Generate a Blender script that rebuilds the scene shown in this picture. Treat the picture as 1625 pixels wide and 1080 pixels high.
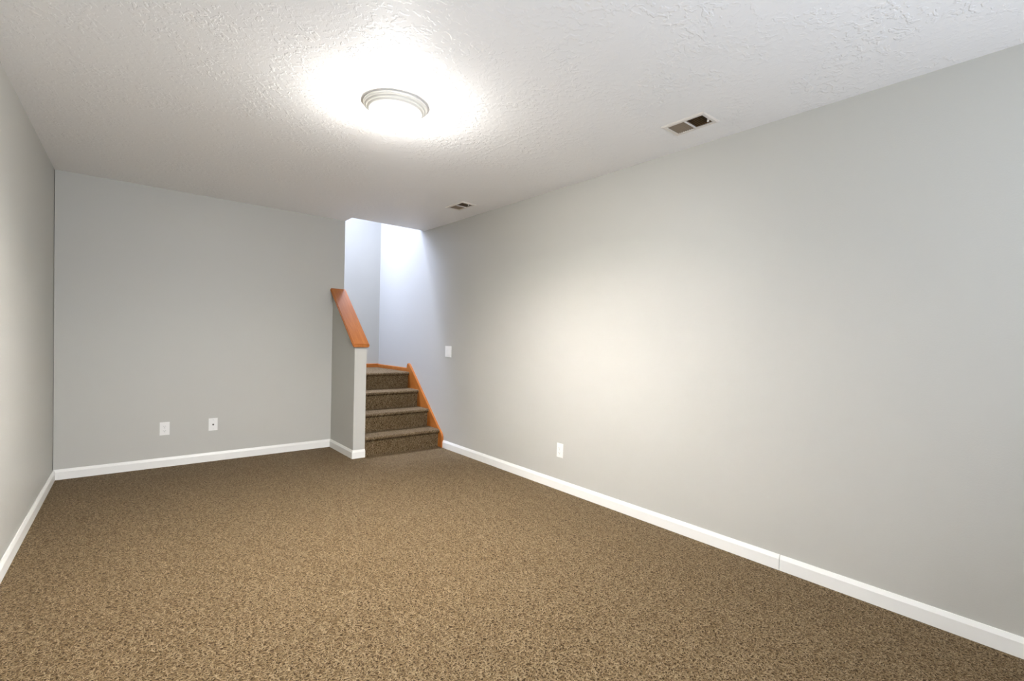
import bpy, bmesh, math, random
from mathutils import Vector, Matrix
for o in list(bpy.data.objects): bpy.data.objects.remove(o)
S = bpy.context.scene
C = S.collection
random.seed(4)

# ------------------------------------------------------------------ camera
IMW, IMH = 1625, 1080
F, YAW, PITCH, ROLL, EYE = 765.98, 0.7114, -0.0193, 0.0256, 1.2114
cd = bpy.data.cameras.new('camera'); cam = bpy.data.objects.new('camera', cd); C.objects.link(cam)
cy, sy, cp, sp = math.cos(YAW), math.sin(YAW), math.cos(PITCH), math.sin(PITCH)
fw = Vector((sy*cp, cy*cp, sp)); r0 = Vector((cy, -sy, 0)); u0 = r0.cross(fw)
cr, sr = math.cos(ROLL), math.sin(ROLL)
rt = cr*r0 + sr*u0; up = -sr*r0 + cr*u0
M = Matrix((rt, up, -fw)).transposed().to_4x4(); M.translation = (0, 0, EYE)
cam.matrix_world = M
cd.sensor_width = 36; cd.lens = F/IMW*36
cd.shift_x = -29.92/IMW; cd.shift_y = 12.56/IMW
cd.clip_start = 0.02
S.camera = cam

# ------------------------------------------------------------------ world, light, exposure
S.view_settings.view_transform = 'Standard'; S.view_settings.look = 'None'
S.view_settings.gamma = 1; S.view_settings.use_curve_mapping = False
S.view_settings.exposure = 0.58
S.cycles.max_bounces = 16; S.cycles.diffuse_bounces = 12
W = bpy.data.worlds.new('world'); S.world = W; W.use_nodes = True
W.node_tree.nodes['Background'].inputs[0].default_value = (0.55, 0.7, 1, 1)
W.node_tree.nodes['Background'].inputs[1].default_value = 0.3

LAMP_E = 255.0
def area(name, loc, target, sx, sy_, power, col):
    l = bpy.data.lights.new(name, 'AREA'); l.shape = 'RECTANGLE'; l.size = sx; l.size_y = sy_
    l.energy = power; l.color = col
    o = bpy.data.objects.new(name, l); C.objects.link(o); o.location = loc
    o.rotation_euler = (Vector(target)-Vector(loc)).to_track_quat('-Z', 'Y').to_euler()
    return o
area('stairwell_daylight', (1.3, 6.08, 3.32), (2.6, 5.7, 1.7), 0.4, 0.85, 50, (0.62, 0.71, 1.0))
ud = area('stair_down_fill', (2.1, 6.05, 4.2), (2.25, 5.2, 0.4), 0.7, 0.35, 25, (0.66, 0.74, 1.0)); ud.data.spread = math.radians(70)  # added second lamp, beam narrowed onto the treads to brighten them
area('window_daylight', (0.95, -1.72, 1.15), (0.0, -0.2, 2.4), 1.7, 1.3, 92, (0.76, 0.85, 1.0))

# ------------------------------------------------------------------ dimensions (metres)
H = 2.44
XL, XR, Y1 = -0.3644, 2.7347, 5.3214          # left wall at the back, right wall, back wall
XLF, YF = -0.531, -1.6                        # left wall at the front end, front wall
XH, TW, YH = 1.7673, 0.1168, 4.671            # half wall
XE = XH+TW
YC = 5.1221                                   # edge of the ceiling at the stair
YS = 6.36                                     # far wall of the stairwell
BT, BH = 0.013, 0.081                         # baseboard
ZT = 4.9

# ------------------------------------------------------------------ node helpers
def mat(name):
    m = bpy.data.materials.new(name); m.use_nodes = True
    nt = m.node_tree; b = nt.nodes['Principled BSDF']
    return m, nt, b
def N(nt, t, **kw):
    n = nt.nodes.new(t)
    for k, v in kw.items():
        if k.startswith('i_'):
            key = k[2:]
            n.inputs[int(key) if key.isdigit() else key].default_value = v
        else: setattr(n, k, v)
    return n
def mth(nt, op, a, b=None, c=None, clamp=False):
    n = nt.nodes.new('ShaderNodeMath'); n.operation = op; n.use_clamp = clamp
    for i, v in enumerate((a, b, c)):
        if v is None: continue
        if isinstance(v, (int, float)): n.inputs[i].default_value = v
        else: nt.links.new(v, n.inputs[i])
    return n.outputs[0]
def mixc(nt, f, a, b):
    n = nt.nodes.new('ShaderNodeMix'); n.data_type = 'RGBA'
    for i, v in ((0, f), (6, a), (7, b)):
        if isinstance(v, (int, float)): n.inputs[i].default_value = v
        elif isinstance(v, tuple): n.inputs[i].default_value = v+(1,) if len(v) == 3 else v
        else: nt.links.new(v, n.inputs[i])
    return n.outputs[2]
def smooth(nt, v, lo, hi, a=0.0, b=1.0):
    n = nt.nodes.new('ShaderNodeMapRange'); n.interpolation_type = 'SMOOTHSTEP'
    nt.links.new(v, n.inputs[0])
    for i, x in zip((1, 2, 3, 4), (lo, hi, a, b)): n.inputs[i].default_value = x
    return n.outputs[0]
def bump(nt, b, h, strength, dist):
    n = nt.nodes.new('ShaderNodeBump'); n.inputs['Strength'].default_value = strength
    n.inputs['Distance'].default_value = dist
    nt.links.new(h, n.inputs['Height']); nt.links.new(n.outputs[0], b.inputs['Normal'])
    return n

def paint(name, col, rough=0.55, scale=140, strength=0.25, dist=0.002):
    m, nt, b = mat(name)
    g = N(nt, 'ShaderNodeNewGeometry')
    n1 = N(nt, 'ShaderNodeTexNoise', i_Scale=scale, i_Detail=3.0, i_Roughness=0.55); nt.links.new(g.outputs['Position'], n1.inputs['Vector'])
    b.inputs['Base Color'].default_value = col+(1,)
    b.inputs['Roughness'].default_value = rough
    if strength: bump(nt, b, n1.outputs[0], strength, dist)
    return m
def plain(name, col, rough=0.4, metal=0.0):
    m, nt, b = mat(name)
    n1 = N(nt, 'ShaderNodeTexNoise', i_Scale=30.0, i_Detail=2.0)
    b.inputs['Base Color'].default_value = col+(1,)
    b.inputs['Metallic'].default_value = metal
    nt.links.new(mth(nt, 'MULTIPLY_ADD', n1.outputs[0], 0.1, rough-0.05), b.inputs['Roughness'])
    return m

M_WALL = paint('wall_paint', (0.47, 0.46, 0.42), 0.5)
M_TRIM = plain('white_trim', (0.80, 0.79, 0.75), 0.35)
M_PLATE = plain('white_plastic', (0.80, 0.79, 0.76), 0.35)
M_DARK = plain('dark_slot', (0.03, 0.028, 0.025), 0.6)
M_STEEL = plain('screw_metal', (0.6, 0.6, 0.58), 0.3, 1.0)

def ceiling_mat():
    m, nt, b = mat('ceiling_knockdown')
    b.inputs['Base Color'].default_value = (0.90, 0.885, 0.87, 1); b.inputs['Roughness'].default_value = 0.6
    g = N(nt, 'ShaderNodeNewGeometry'); pos = g.outputs['Position']
    w = N(nt, 'ShaderNodeTexNoise', i_Scale=14.0, i_Detail=2.0); nt.links.new(pos, w.inputs['Vector'])
    off = N(nt, 'ShaderNodeVectorMath', operation='MULTIPLY_ADD'); off.inputs[1].default_value = (0.05, 0.05, 0)
    nt.links.new(w.outputs['Color'], off.inputs[0]); nt.links.new(pos, off.inputs[2])
    a = N(nt, 'ShaderNodeTexNoise', i_Scale=40.0, i_Detail=2.5, i_Roughness=0.5); nt.links.new(off.outputs[0], a.inputs['Vector'])
    blot = smooth(nt, a.outputs[0], 0.50, 0.60)
    c = N(nt, 'ShaderNodeTexNoise', i_Scale=4.0, i_Detail=2.0); nt.links.new(pos, c.inputs['Vector'])
    dens = smooth(nt, c.outputs[0], 0.40, 0.62, 0.25, 1.0)
    fine = N(nt, 'ShaderNodeTexNoise', i_Scale=150.0, i_Detail=2.0); nt.links.new(pos, fine.inputs['Vector'])
    h = mth(nt, 'MULTIPLY_ADD', mth(nt, 'MULTIPLY', blot, dens), 1.0, mth(nt, 'MULTIPLY', fine.outputs[0], 0.25))
    # a faint taped joint running along the room
    sx = N(nt, 'ShaderNodeSeparateXYZ'); nt.links.new(pos, sx.inputs[0])
    d = mth(nt, 'ABSOLUTE', mth(nt, 'SUBTRACT', sx.outputs[0], mth(nt, 'MULTIPLY_ADD', w.outputs[0], 0.03, 1.85)))
    seam = smooth(nt, d, 0.002, 0.012, 1.0, 0.0)
    yy = mth(nt, 'MULTIPLY', smooth(nt, sx.outputs[1], 1.9, 2.2), smooth(nt, sx.outputs[1], 3.0, 3.3, 1.0, 0.0))
    h = mth(nt, 'ADD', h, mth(nt, 'MULTIPLY', seam, mth(nt, 'MULTIPLY', yy, 0.3)))
    bump(nt, b, h, 0.5, 0.0030)
    return m
M_CEIL = ceiling_mat()

def carpet_mat(name, vertical=False):
    m, nt, b = mat(name)
    b.inputs['Roughness'].default_value = 0.62; b.inputs['Specular IOR Level'].default_value = 0.06
    b.inputs['Sheen Weight'].default_value = 0.06; b.inputs['Sheen Roughness'].default_value = 0.4; b.inputs['Sheen Tint'].default_value = (0.85, 0.7, 0.55, 1)
    g = N(nt, 'ShaderNodeNewGeometry'); pos = g.outputs['Position']
    if vertical:   # unroll treads and risers along one running length
        s = N(nt, 'ShaderNodeSeparateXYZ'); nt.links.new(pos, s.inputs[0])
        cm = N(nt, 'ShaderNodeCombineXYZ'); nt.links.new(s.outputs[0], cm.inputs[0])
        nt.links.new(mth(nt, 'ADD', s.outputs[1], s.outputs[2]), cm.inputs[1]); pos = cm.outputs[0]
    wv = N(nt, 'ShaderNodeTexNoise', i_Scale=60.0, i_Detail=1.0); nt.links.new(pos, wv.inputs['Vector'])
    wo = N(nt, 'ShaderNodeVectorMath', operation='MULTIPLY_ADD'); wo.inputs[1].default_value = (0.010, 0.010, 0)
    nt.links.new(wv.outputs['Color'], wo.inputs[0]); nt.links.new(pos, wo.inputs[2])
    col = None; hh = None
    base = N(nt, 'ShaderNodeTexNoise', i_Scale=240.0, i_Detail=2.0); nt.links.new(pos, base.inputs['Vector'])
    col = mixc(nt, smooth(nt, base.outputs[0], 0.3, 0.7), CARP[0], CARP[1]); hh = mth(nt, 'MULTIPLY', base.outputs[0], 0.3)
    for k, (sc, wd) in enumerate(((64, 0.155), (73, 0.155), (57, 0.135), (69, 0.145), (78, 0.145), (61, 0.13))):
        mp = N(nt, 'ShaderNodeVectorMath', operation='MULTIPLY_ADD')
        mp.inputs[1].default_value = (sc, sc, 0); mp.inputs[2].default_value = (3.7*k, 9.1*k+0.3, 0)
        nt.links.new(wo.outputs[0], mp.inputs[0])
        v = N(nt, 'ShaderNodeTexVoronoi', voronoi_dimensions='2D', i_Scale=1.0); nt.links.new(mp.outputs[0], v.inputs['Vector'])
        lo = N(nt, 'ShaderNodeVectorMath', operation='SUBTRACT'); nt.links.new(mp.outputs[0], lo.inputs[0]); nt.links.new(v.outputs['Position'], lo.inputs[1])
        sp_ = N(nt, 'ShaderNodeSeparateXYZ'); nt.links.new(lo.outputs[0], sp_.inputs[0])
        sc_ = N(nt, 'ShaderNodeSeparateColor'); nt.links.new(v.outputs['Color'], sc_.inputs[0])
        an = mth(nt, 'MULTIPLY', sc_.outputs[0], 6.283)
        ca, sa = mth(nt, 'COSINE', an), mth(nt, 'SINE', an)
        uu = mth(nt, 'ADD', mth(nt, 'MULTIPLY', sp_.outputs[0], ca), mth(nt, 'MULTIPLY', sp_.outputs[1], sa))
        vv = mth(nt, 'SUBTRACT', mth(nt, 'MULTIPLY', sp_.outputs[1], ca), mth(nt, 'MULTIPLY', sp_.outputs[0], sa))
        cur = mth(nt, 'MULTIPLY', mth(nt, 'SUBTRACT', sc_.outputs[2], 0.5), 1.6)
        vv = mth(nt, 'MULTIPLY_ADD', mth(nt, 'MULTIPLY', uu, uu), cur, vv)
        prof = smooth(nt, mth(nt, 'ABSOLUTE', vv), 0.25*wd, 1.15*wd, 1.0, 0.0)
        mask = mth(nt, 'MULTIPLY', prof, smooth(nt, mth(nt, 'ABSOLUTE', uu), 0.42, 0.62, 1.0, 0.0))
        tone = N(nt, 'ShaderNodeValToRGB'); nt.links.new(sc_.outputs[1], tone.inputs[0])
        e = tone.color_ramp.elements
        e[0].color = CARP[2]+(1,); e[1].color = CARP[4]+(1,)
        x = e.new(0.5); x.color = CARP[3]+(1,)
        col = mixc(nt, mask, col, tone.outputs[0])
        hk = mth(nt, 'MULTIPLY_ADD', sc_.outputs[1], 0.5, 0.5)
        hh = mth(nt, 'MAXIMUM', hh, mth(nt, 'MULTIPLY', mask, hk))
    nt.links.new(col, b.inputs['Base Color'])
    bump(nt, b, hh, 0.9, 0.006)
    return m
CARP = ((0.024, 0.013, 0.0045), (0.062, 0.037, 0.0145), (0.109, 0.068, 0.028), (0.195, 0.133, 0.067), (0.33, 0.247, 0.146))
M_CARP = carpet_mat('brown_carpet'); M_CARPS = carpet_mat('brown_stair_carpet', True)

def wood_mat(name, axis):
    m, nt, b = mat(name)
    tc = N(nt, 'ShaderNodeTexCoord')
    mp = N(nt, 'ShaderNodeMapping'); mp.inputs['Scale'].default_value = axis; nt.links.new(tc.outputs['Object'], mp.inputs[0])
    n = N(nt, 'ShaderNodeTexNoise', i_Scale=6.0, i_Detail=5.0, i_Roughness=0.6, i_Distortion=0.6); nt.links.new(mp.outputs[0], n.inputs['Vector'])
    nt.links.new(mixc(nt, smooth(nt, n.outputs[0], 0.3, 0.7), (0.335, 0.100, 0.016), (0.43, 0.145, 0.028)), b.inputs['Base Color'])
    b.inputs['Roughness'].default_value = 0.26
    bump(nt, b, n.outputs[0], 0.08, 0.002)
    return m
M_WOOD = wood_mat('honey_oak', (14, 0.7, 0.9))
M_WOODX = wood_mat('honey_oak_cross', (0.7, 14, 14))

# ------------------------------------------------------------------ mesh helpers
def obj(name, bm, m, parent=None, smooth_=False, loc=None):
    bmesh.ops.recalc_face_normals(bm, faces=bm.faces)
    me = bpy.data.meshes.new(name); bm.to_mesh(me); bm.free()
    me.materials.append(m)
    if smooth_:
        for p in me.polygons: p.use_smooth = True
    o = bpy.data.objects.new(name, me); C.objects.link(o)
    if loc is not None: o.location = loc
    if parent: o.parent = parent
    return o
def struct(name, bm, m, **k):
    o = obj(name, bm, m, **k); o['kind'] = 'structure'; return o
def tag(o, label, cat, group=None):
    o['label'] = label; o['category'] = cat
    if group: o['group'] = group
    return o
def thing(name, label, cat, loc=(0, 0, 0), rot=(0, 0, 0), group=None):
    o = bpy.data.objects.new(name, None); o.empty_display_size = 0.1; C.objects.link(o)
    o.location = loc; o.rotation_euler = rot
    return tag(o, label, cat, group)
def box(bm, x0, x1, y0, y1, z0, z1, bev=0, seg=2):
    vs = [bm.verts.new((x, y, z)) for x in (x0, x1) for y in (y0, y1) for z in (z0, z1)]
    fs = [bm.faces.new([vs[i] for i in q]) for q in ((0,1,3,2),(4,6,7,5),(0,4,5,1),(2,3,7,6),(0,2,6,4),(1,5,7,3))]
    if bev:
        es = {e for f in fs for e in f.edges}
        bmesh.ops.bevel(bm, geom=list(es), offset=bev, segments=seg, affect='EDGES', profile=0.5)
    return bm
def prism(bm, pts, a, ext):     # polygon pts (3-D) extruded by vector ext
    v0 = [bm.verts.new(p) for p in pts]; v1 = [bm.verts.new(Vector(p)+Vector(ext)) for p in pts]
    n = len(pts); bm.faces.new(v0); bm.faces.new(v1[::-1])
    for i in range(n): bm.faces.new((v0[i], v1[i], v1[(i+1) % n], v0[(i+1) % n]))
    return bm
def lathe(bm, prof, seg=72, cap=False):     # prof (r, z) about Z
    rings = []
    for r, z in prof:
        if r < 1e-6: rings.append([bm.verts.new((0, 0, z))])
        else: rings.append([bm.verts.new((r*math.cos(2*math.pi*i/seg), r*math.sin(2*math.pi*i/seg), z)) for i in range(seg)])
    for A, B in zip(rings, rings[1:]):
        for i in range(seg):
            j = (i+1) % seg
            if len(A) == 1 and len(B) == 1: continue
            if len(A) == 1: bm.faces.new((A[0], B[i], B[j]))
            elif len(B) == 1: bm.faces.new((A[i], B[0], A[j]))
            else: bm.faces.new((A[i], B[i], B[j], A[j]))
    return bm
def nb(): return bmesh.new()

# ------------------------------------------------------------------ the room
struct('floor', box(nb(), -1.1, XR+0.1, YF-0.12, YS+0.12, -0.10, 0), M_CARP)

# ceiling slab with holes for the stair opening and the two air registers
BV = (2.352, 2.520, 1.376, 1.642)      # near register: x0 x1 y0 y1 of the hole in the ceiling
SV = (2.362, 2.524, 3.752, 4.030)
def in_hole(x, y):
    if x > XE and y > YC: return True
    if y > Y1+TW: return True
    return any(a+.018 < x < b-.018 and c+.018 < y < d-.018 for a, b, c, d in (BV, SV))
xs = sorted({-1.1, XE, XR+0.1} | {v for a, b, c, d in (BV, SV) for v in (a+.018, b-.018)})
ys = sorted({YF-0.12, YC, Y1+TW, YS+0.12} | {v for a, b, c, d in (BV, SV) for v in (c+.018, d-.018)})
bm = nb()
for z0 in (H,):
    T = 0.016
    grid = {}
    def gv(i, j, k):
        if (i, j, k) not in grid: grid[(i, j, k)] = bm.verts.new((xs[i], ys[j], H+T*k))
        return grid[(i, j, k)]
    solid = {(i, j): not in_hole((xs[i]+xs[i+1])/2, (ys[j]+ys[j+1])/2) for i in range(len(xs)-1) for j in range(len(ys)-1)}
    for (i, j), s in solid.items():
        if not s: continue
        for k in (0, 1):
            bm.faces.new((gv(i, j, k), gv(i+1, j, k), gv(i+1, j+1, k), gv(i, j+1, k)))
        for (di, dj, a, b) in ((-1, 0, (i, j), (i, j+1)), (1, 0, (i+1, j), (i+1, j+1)), (0, -1, (i, j), (i+1, j)), (0, 1, (i, j+1), (i+1, j+1))):
            if not solid.get((i+di, j+dj), False):
                bm.faces.new((gv(*a, 0), gv(*b, 0), gv(*b, 1), gv(*a, 1)))
struct('ceiling', bm, M_CEIL)

# walls
dx = 0.12
struct('wall_left', prism(nb(), [(XL, Y1+TW, 0), (XLF, YF, 0), (XLF-dx, YF, 0), (XL-dx, Y1+TW, 0)], 0, (0, 0, H)), M_WALL)
struct('wall_right', prism(nb(), [(XR, YF-0.12, 0), (XR, YS+0.12, 0), (XR, YS+0.12, ZT), (XR, 5.0, ZT), (XR, 5.0, H+.001), (XR, YF-0.12, H+.001)], 0, (0.1, 0, 0)), M_WALL)
struct('wall_back', box(nb(), XL, XE, Y1, Y1+TW, 0, H), M_WALL)
ZC0, SLOPE = 1.083, 0.863            # underside of the sloped cap at its low end, and its pitch
yc0 = YH-0.03
zc = lambda y: ZC0+SLOPE*(y-yc0)
struct('wall_partition', prism(nb(), [(XH, YH, 0), (XH, Y1, 0), (XH, Y1, zc(Y1)), (XH, YH, zc(YH))], 0, (TW, 0, 0)), M_WALL)
# front wall (behind the camera) with its window
WX0, WX1, WZ0, WZ1 = 0.0, 1.9, 0.55, 2.05
bm = nb()
for a in ((XLF-dx, WX0, 0, H), (WX1, XR, 0, H), (WX0, WX1, 0, WZ0), (WX0, WX1, WZ1, H)):
    box(bm, a[0], a[1], YF-0.12, YF, a[2], a[3])
struct('wall_front', bm, M_WALL)
win = bpy.data.objects.new('window_1', None); C.objects.link(win); win.location = ((WX0+WX1)/2, YF, WZ0); win['kind'] = 'structure'
bm = nb(); fwid = 0.045; w2 = (WX1-WX0)/2; hh_ = WZ1-WZ0
for a in ((-w2, -w2+fwid, 0, hh_), (w2-fwid, w2, 0, hh_), (-fwid/2, fwid/2, 0, hh_), (-w2, w2, 0, fwid), (-w2, w2, hh_-fwid, hh_)):
    box(bm, a[0], a[1], -0.08, -0.03, a[2], a[3])
obj('window_frame', bm, M_TRIM, win)
gm, nt, b = mat('window_glass'); nt.nodes.remove(b)
tr = N(nt, 'ShaderNodeBsdfTransparent'); gl = N(nt, 'ShaderNodeBsdfGlossy', i_Roughness=0.02); mx = N(nt, 'ShaderNodeMixShader'); mx.inputs[0].default_value = 0.06
nt.links.new(tr.outputs[0], mx.inputs[1]); nt.links.new(gl.outputs[0], mx.inputs[2]); nt.links.new(mx.outputs[0], nt.nodes['Material Output'].inputs[0])
obj('window_pane', box(nb(), -w2+.02, w2-.02, -0.057, -0.053, .02, hh_-.02), gm, win)

# the stairwell above the opening
struct('wall_stairwell', box(nb(), -1.0, XR, YS, YS+0.12, 0, ZT), M_WALL)
struct('wall_header', box(nb(), XE, XR, 5.135, 5.24, H+0.05, ZT), M_WALL)
struct('wall_upper', box(nb(), -1.0, XE, Y1, Y1+TW, H+0.017, ZT), M_WALL)
struct('wall_upper_end', box(nb(), -1.1, -1.0, Y1, YS+.12, 0, ZT), M_WALL)
struct('wall_upper_return', box(nb(), XE-0.1, XE, 5.135, Y1, H+.017, ZT), M_WALL)
struct('ceiling_upper', box(nb(), -1.1, XR, 5.1, YS+.12, ZT, ZT+0.05), M_CEIL)

# baseboards: profile run along a straight line, mitred at its ends
def board(name, p0, p1, side, e0=0, e1=0, m=M_TRIM, t=BT, h=BH, z=0.0, ch=True, gap=None):
    p0, p1 = Vector(p0).to_3d(), Vector(p1).to_3d(); d = (p1-p0).normalized(); nrm = Vector((-d.y, d.x, 0))*side
    prof = [(0, 0), (t, 0), (t, h-.021), (t*.42, h), (0, h)] if ch else [(0, 0), (t, 0), (t, h-.006), (t-.006, h), (0, h)]
    bm = nb()
    runs = [(p0, p1, e0, e1)]
    if gap:
        cuts = [0.0]+list(gap)+[(p1-p0).length]
        runs = [(p0+d*(a+(0.0025 if i else 0)), p0+d*b_, e0 if i == 0 else 0, e1 if i == len(gap) else 0) for i, (a, b_) in enumerate(zip(cuts, cuts[1:]))]
    for k, (a, b_, f0, f1) in enumerate(runs):
        A = [bm.verts.new(a + nrm*(o_+0.0009*(k % 2)) - d*(f0*o_) + Vector((0, 0, z+zz))) for o_, zz in prof]
        B = [bm.verts.new(b_ + nrm*(o_+0.0009*(k % 2)) + d*(f1*o_) + Vector((0, 0, z+zz))) for o_, zz in prof]
        n = len(prof)
        bm.faces.new(A); bm.faces.new(B[::-1])
        for i in range(n): bm.faces.new((A[i], B[i], B[(i+1) % n], A[(i+1) % n]))
    return struct(name, bm, m)
board('baseboard_left', (XLF, YF), (XL, Y1), -1, -1, -1)
board('baseboard_back', (XL, Y1), (XH, Y1), -1, -1, -1)
board('baseboard_partition', (XH, Y1), (XH, YH), -1, -1, 1)
board('baseboard_partition_end', (XH, YH), (XE, YH), -1, 1, 0)
YST = 4.600
board('baseboard_right', (XR, YST), (XR, YF), -1, 0, -1, gap=(YST-3.634, YST-1.063))
board('baseboard_front', (XR, YF), (XLF, YF), -1, -1, -1)

# ------------------------------------------------------------------ staircase
stair = thing('staircase', 'short carpeted brown staircase between the half wall and the long right wall', 'staircase', (XE, 4.676, 0))
L0 = Vector((XE, 4.676, 0))
XS = XR-0.024                     # inner face of the skirt board
RISE, RUN = 0.1935, 0.249
def step(k, depth):
    """carpet over tread k, nosing rounded forward over a slightly raked riser"""
    y0 = 4.676+k*RUN; z0 = k*RISE; z1 = (k+1)*RISE; r = 0.016
    prof = [(y0+0.006, z0)]
    prof += [(y0, z1-0.05), (y0-0.004, z1-0.04)]
    cyy, czz = y0-0.008, z1-r-0.004
    for i in range(9):
        a = math.radians(200-i*110/8)
        prof.append((cyy+(r+.004)*math.cos(a), czz+(r+.004)*math.sin(a)))
    prof += [(y0+depth, z1), (y0+depth, z0)]
    bm = nb(); pts = [Vector((XE+.001, y, z+.001))-L0 for y, z in prof]
    prism(bm, pts, 0, (XS-XE-.001, 0, 0))
    o = obj('step', bm, M_CARPS, stair)
    return o
for k in range(3): step(k, RUN+0.02)
o = step(3, YS-.001-(4.676+3*RUN)); o.name = 'landing'
# wooden skirt board on the right wall
bm = nb()
pr = [(4.600, 0), (4.600, 0.125), (4.617, 0.155), (4.70, 0.222), (5.395, 0.862), (5.425, 0.879), (5.452, 0.874), (5.468, 0.852), (5.472, 0.76), (5.472, 0.60), (4.80, 0)]
prism(bm, [Vector((XS, y, z))-L0 for y, z in pr], 0, (XR-XS-.001, 0, 0))
bmesh.ops.bevel(bm, geom=[e for e in bm.edges if abs((e.verts[0].co-e.verts[1].co).x) < 1e-5 and e.verts[0].co.x < XS-XE+1e-4], offset=0.004, segments=2, affect='EDGES')
sk = obj('skirt_board', bm, M_WOOD, stair); sk['label'] = 'honey coloured wooden skirt board against the right wall'
ZL = 4*RISE
bt2 = 0.012
board('trim_1', (XE, YS), (XR, YS), -1, 0, -1, M_WOODX, bt2, 0.052, ZL, False)
board('trim_2', (XR, YS), (XR, 5.472), -1, -1, 0, M_WOOD, bt2, 0.046, ZL, False)

# ------------------------------------------------------------------ sloped wooden cap on the half wall
x0, x1 = XH-0.030, XE+0.018
th = 0.032
bm = nb(); y1c = Y1-0.001
cap0 = Vector((XH+TW/2, yc0, ZC0))
prism(bm, [Vector((x0, yc0, ZC0))-cap0, Vector((x0, yc0-0.006, ZC0+th))-cap0, Vector((x0, y1c, zc(y1c)+th))-cap0, Vector((x0, y1c, zc(y1c)))-cap0], 0, (x1-x0, 0, 0))
bmesh.ops.bevel(bm, geom=[e for e in bm.edges if not (e.verts[0].co.y > y1c-yc0-1e-4 and e.verts[1].co.y > y1c-yc0-1e-4)], offset=0.008, segments=3, affect='EDGES')
tag(obj('handrail_cap', bm, M_WOOD, loc=cap0), 'sloped honey coloured wooden cap rail on top of the half wall beside the stairs', 'handrail')

# ------------------------------------------------------------------ ceiling lamp
LX, LY = 1.1262, 2.4602
lamp = thing('ceiling_lamp', 'lit flush mount ceiling lamp with a frosted white glass dome and pale metal rim', 'lamp', (LX, LY, H))
mr = plain('pale_nickel', (0.84, 0.82, 0.76), 0.35, 0.25)
obj('rim', lathe(nb(), [(0.10, -0.0005), (0.160, -0.0005), (0.1655, -0.006), (0.1645, -0.013), (0.158, -0.018), (0.153, -0.019), (0.1515, -0.024), (0.147, -0.029), (0.142, -0.030), (0.140, -0.036), (0.133, -0.041), (0.126, -0.042), (0.122, -0.039), (0.10, -0.03)]), mr, lamp, True)
gm2, nt, b = mat('lit_frosted_glass')
b.inputs['Base Color'].default_value = (0.9, 0.88, 0.84, 1); b.inputs['Roughness'].default_value = 0.4
b.inputs['Emission Color'].default_value = (1.0, 0.985, 0.955, 1); b.inputs['Emission Strength'].default_value = LAMP_E
tc = N(nt, 'ShaderNodeTexCoord'); sz = N(nt, 'ShaderNodeSeparateXYZ'); nt.links.new(tc.outputs['Object'], sz.inputs[0])
nt.links.new(smooth(nt, sz.outputs[2], -0.125, -0.055, LAMP_E, LAMP_E*0.12), b.inputs['Emission Strength'])   # glow dimmed toward the rim to soften the ceiling hot spot
prof = [(0.1235, -0.038)]
for i in range(1, 17):
    a = i/16*math.pi/2
    prof.append((0.1235*math.cos(a)**0.85 if i < 16 else 0.0, -0.040-0.094*math.sin(a)**1.15))
obj('glass_dome', lathe(nb(), prof), gm2, lamp, True)
def fill_light(name, kind, watts, z):
    l = bpy.data.lights.new(name, kind); l.energy = watts; l.color = (1.0, 0.985, 0.955); l.shadow_soft_size = 0.09
    o = bpy.data.objects.new(name, l); C.objects.link(o); o.location = (0, 0, z); o.parent = lamp
    return l
l = fill_light('lamp_down_fill', 'SPOT', 228, -0.26); l.spot_size = math.radians(168); l.spot_blend = 1.0  # added spot below the dome, brightens floor and walls without whitening the ceiling
obj('finial', lathe(nb(), [(0, -0.131), (0.016, -0.132), (0.0165, -0.136), (0.012, -0.140), (0.006, -0.144), (0.0075, -0.148), (0.006, -0.153), (0, -0.155)], 32), mr, lamp, True)

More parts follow.
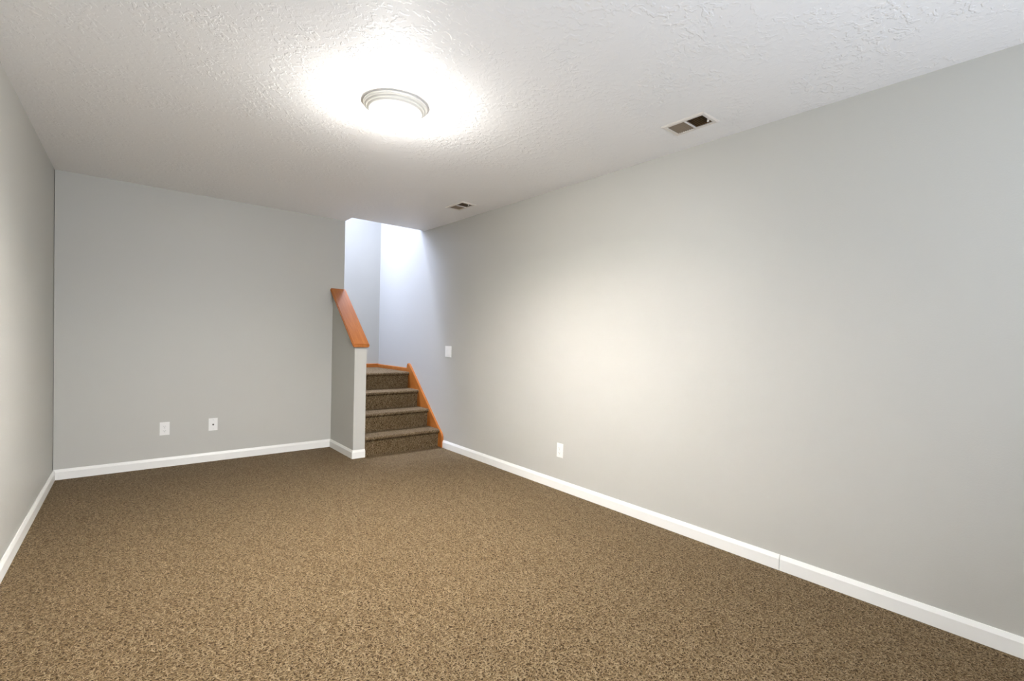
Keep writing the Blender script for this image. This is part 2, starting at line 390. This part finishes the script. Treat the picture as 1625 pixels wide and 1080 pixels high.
# ------------------------------------------------------------------ ceiling air registers
M_VENT = plain('register_enamel', (0.74, 0.69, 0.63), 0.4)
M_LOUV = plain('dusty_brown_louver', (0.27, 0.205, 0.14), 0.6)
M_DUCT = plain('rusty_duct', (0.26, 0.135, 0.03), 0.7)
def register(b4, label):
    a0, a1, c0, c1 = b4; mx_, my_ = (a0+a1)/2, (c0+c1)/2; wx, wy = (a1-a0)/2, (c1-c0)/2
    t = thing('ceiling_vent', label, 'vent', (mx_, my_, H), group='air registers in the ceiling')
    fr = 0.024; bm = nb(); zt, zb = -0.0005, -0.007
    outer = [(-wx, -wy), (wx, -wy), (wx, wy), (-wx, wy)]
    inner = [(-wx+fr, -wy+fr), (wx-fr, -wy+fr), (wx-fr, wy-fr), (-wx+fr, wy-fr)]
    mid = [(x*(1-.009/wx), y*(1-.009/wy)) for x, y in outer]
    loops = [[bm.verts.new((x, y, zt)) for x, y in outer], [bm.verts.new((x, y, zt-.002)) for x, y in outer], [bm.verts.new((x, y, zb)) for x, y in mid],
             [bm.verts.new((x, y, zb)) for x, y in inner], [bm.verts.new((x, y, 0.0)) for x, y in inner]]
    for A, B in zip(loops, loops[1:]):
        for i in range(4): bm.faces.new((A[i], A[(i+1) % 4], B[(i+1) % 4], B[i]))
    obj('frame', bm, M_VENT, t)
    obj('divider', box(nb(), -wx+fr, wx-fr, -0.003, 0.003, zb, 0.002), M_VENT, t)
    for s in (1, -1):
        bm = nb(); n = 8; y_in, y_out = 0.003, wy-fr
        pitch = (y_out-y_in)/n
        for i in range(n):
            yc_ = s*(y_in+pitch*(i+.5)); lean = -s*0.0075
            A = [(-wx+fr+.0006, yc_-lean, -0.004), (-wx+fr+.0006, yc_-lean+.0012, -0.004), (-wx+fr+.0006, yc_+lean+.0012, 0.0095), (-wx+fr+.0006, yc_+lean, 0.0095)]
            prism(bm, A, 0, (2*(wx-fr)-.0012, 0, 0))
        obj('louver_bank', bm, M_LOUV, t)
    bm = nb(); e = 0.0237
    q = [(-wx+e, -wy+e), (wx-e, -wy+e), (wx-e, wy-e), (-wx+e, wy-e)]
    lo_ = [bm.verts.new((x, y, 0.0003)) for x, y in q]; hi = [bm.verts.new((x, y, 0.25)) for x, y in q]
    for i in range(4): bm.faces.new((lo_[i], lo_[(i+1) % 4], hi[(i+1) % 4], hi[i]))
    bm.faces.new(hi); obj('duct_box', bm, M_DUCT, t)
    obj('damper_lever', box(nb(), 0.012, 0.018, -wy+fr+.002, -wy+fr+.012, -0.016, 0.004, 0.001), M_VENT, t)
    return t
register(BV, 'white air vent with brown louvers in the ceiling close to the right wall')
register(SV, 'small looking air vent in the ceiling just before the stair opening')

# ------------------------------------------------------------------ wall plates (built facing -Y, then turned)
def plate(t, w, h):
    bm = nb(); box(bm, -w/2, w/2, -0.0058, -0.0003, -h/2, h/2)
    bmesh.ops.bevel(bm, geom=[e for e in bm.edges if e.verts[0].co.y < -.005 and e.verts[1].co.y < -.005], offset=0.0035, segments=2, affect='EDGES')
    return obj('cover_plate', bm, M_PLATE, t)
def screw(t, x, z, y=-0.0058):
    bm = nb(); lathe(bm, [(0, 0.0012), (0.0026, 0.0009), (0.0031, 0), (0.0031, -.001)], 16)
    bmesh.ops.rotate(bm, verts=bm.verts, cent=(0, 0, 0), matrix=Matrix.Rotation(math.radians(90), 3, 'X'))
    bmesh.ops.translate(bm, verts=bm.verts, vec=(x, y, z)); obj('screw', bm, M_STEEL, t)
def outlet(loc, rz, label):
    t = thing('power_outlet', label, 'outlet', loc, (0, 0, rz), 'power outlets low on the walls')
    plate(t, 0.070, 0.1145)
    for s in (1, -1):
        bm = nb(); n = 28; pts = []
        for i in range(n):
            a = 2*math.pi*i/n; x = 0.0172*math.cos(a); z = max(-.0135, min(.0135, 0.0172*math.sin(a)))
            pts.append((x, -0.0058, z+s*0.0195))
        prism(bm, pts, 0, (0, -0.0022, 0))
        rec = obj('receptacle', bm, M_PLATE, t)
        bm = nb(); zz = s*0.0195
        box(bm, -0.0072, -0.0056, -0.0084, -0.0079, zz-.002, zz+.006); box(bm, 0.0056, 0.0072, -0.0084, -0.0079, zz-.001, zz+.006)
        lathe_pts = [(0.0024*math.cos(2*math.pi*i/12), -0.0079, zz-.0075+0.0024*math.sin(2*math.pi*i/12)) for i in range(12)]
        prism(bm, lathe_pts, 0, (0, -0.0005, 0))
        sl = obj('slots', bm, M_DARK, rec)
    screw(t, 0, 0)
    return t
outlet((0.338, Y1, 0.338), 0, 'white power outlet on the back wall, left of the cable plate')
outlet((XR, 2.778, 0.318), math.radians(-90), 'white power outlet low on the long right wall')
t = thing('cable_plate', 'white wall plate with one small dark cable jack on the back wall', 'wall plate', (0.699, Y1, 0.342))
plate(t, 0.070, 0.1145)
def rotx(bm, loc):
    bmesh.ops.rotate(bm, verts=bm.verts, cent=(0, 0, 0), matrix=Matrix.Rotation(math.radians(90), 3, 'X'))
    bmesh.ops.translate(bm, verts=bm.verts, vec=loc); return bm
obj('jack', rotx(lathe(nb(), [(0, 0.008), (0.0018, 0.008), (0.0046, 0.0078), (0.0046, 0.001), (0.0075, 0.001), (0.0075, 0)], 20), (0, -0.0058, -.002)), plain('jack_metal', (0.07, 0.06, 0.05), 0.5, 0.6), t)
screw(t, 0, 0.042); screw(t, 0, -0.042)
t = thing('light_switch', 'white double light switch on the right wall beside the stairs', 'switch', (XR, 4.537, 1.0535), (0, 0, math.radians(-90)))
plate(t, 0.124, 0.120)
for s in (-1, 1):
    bm = nb(); box(bm, s*0.024-0.0165, s*0.024+0.0165, -0.0085, -0.0057, -0.0335, 0.0335)
    for v in bm.verts:
        if v.co.y < -.007: v.co.y += 0.0022*(1 if v.co.z*s > 0 else 0)
    bmesh.ops.bevel(bm, geom=[e for e in bm.edges if e.verts[0].co.y < -.006 and e.verts[1].co.y < -.006], offset=0.0008, segments=1, affect='EDGES')
    obj('rocker', bm, M_PLATE, t)
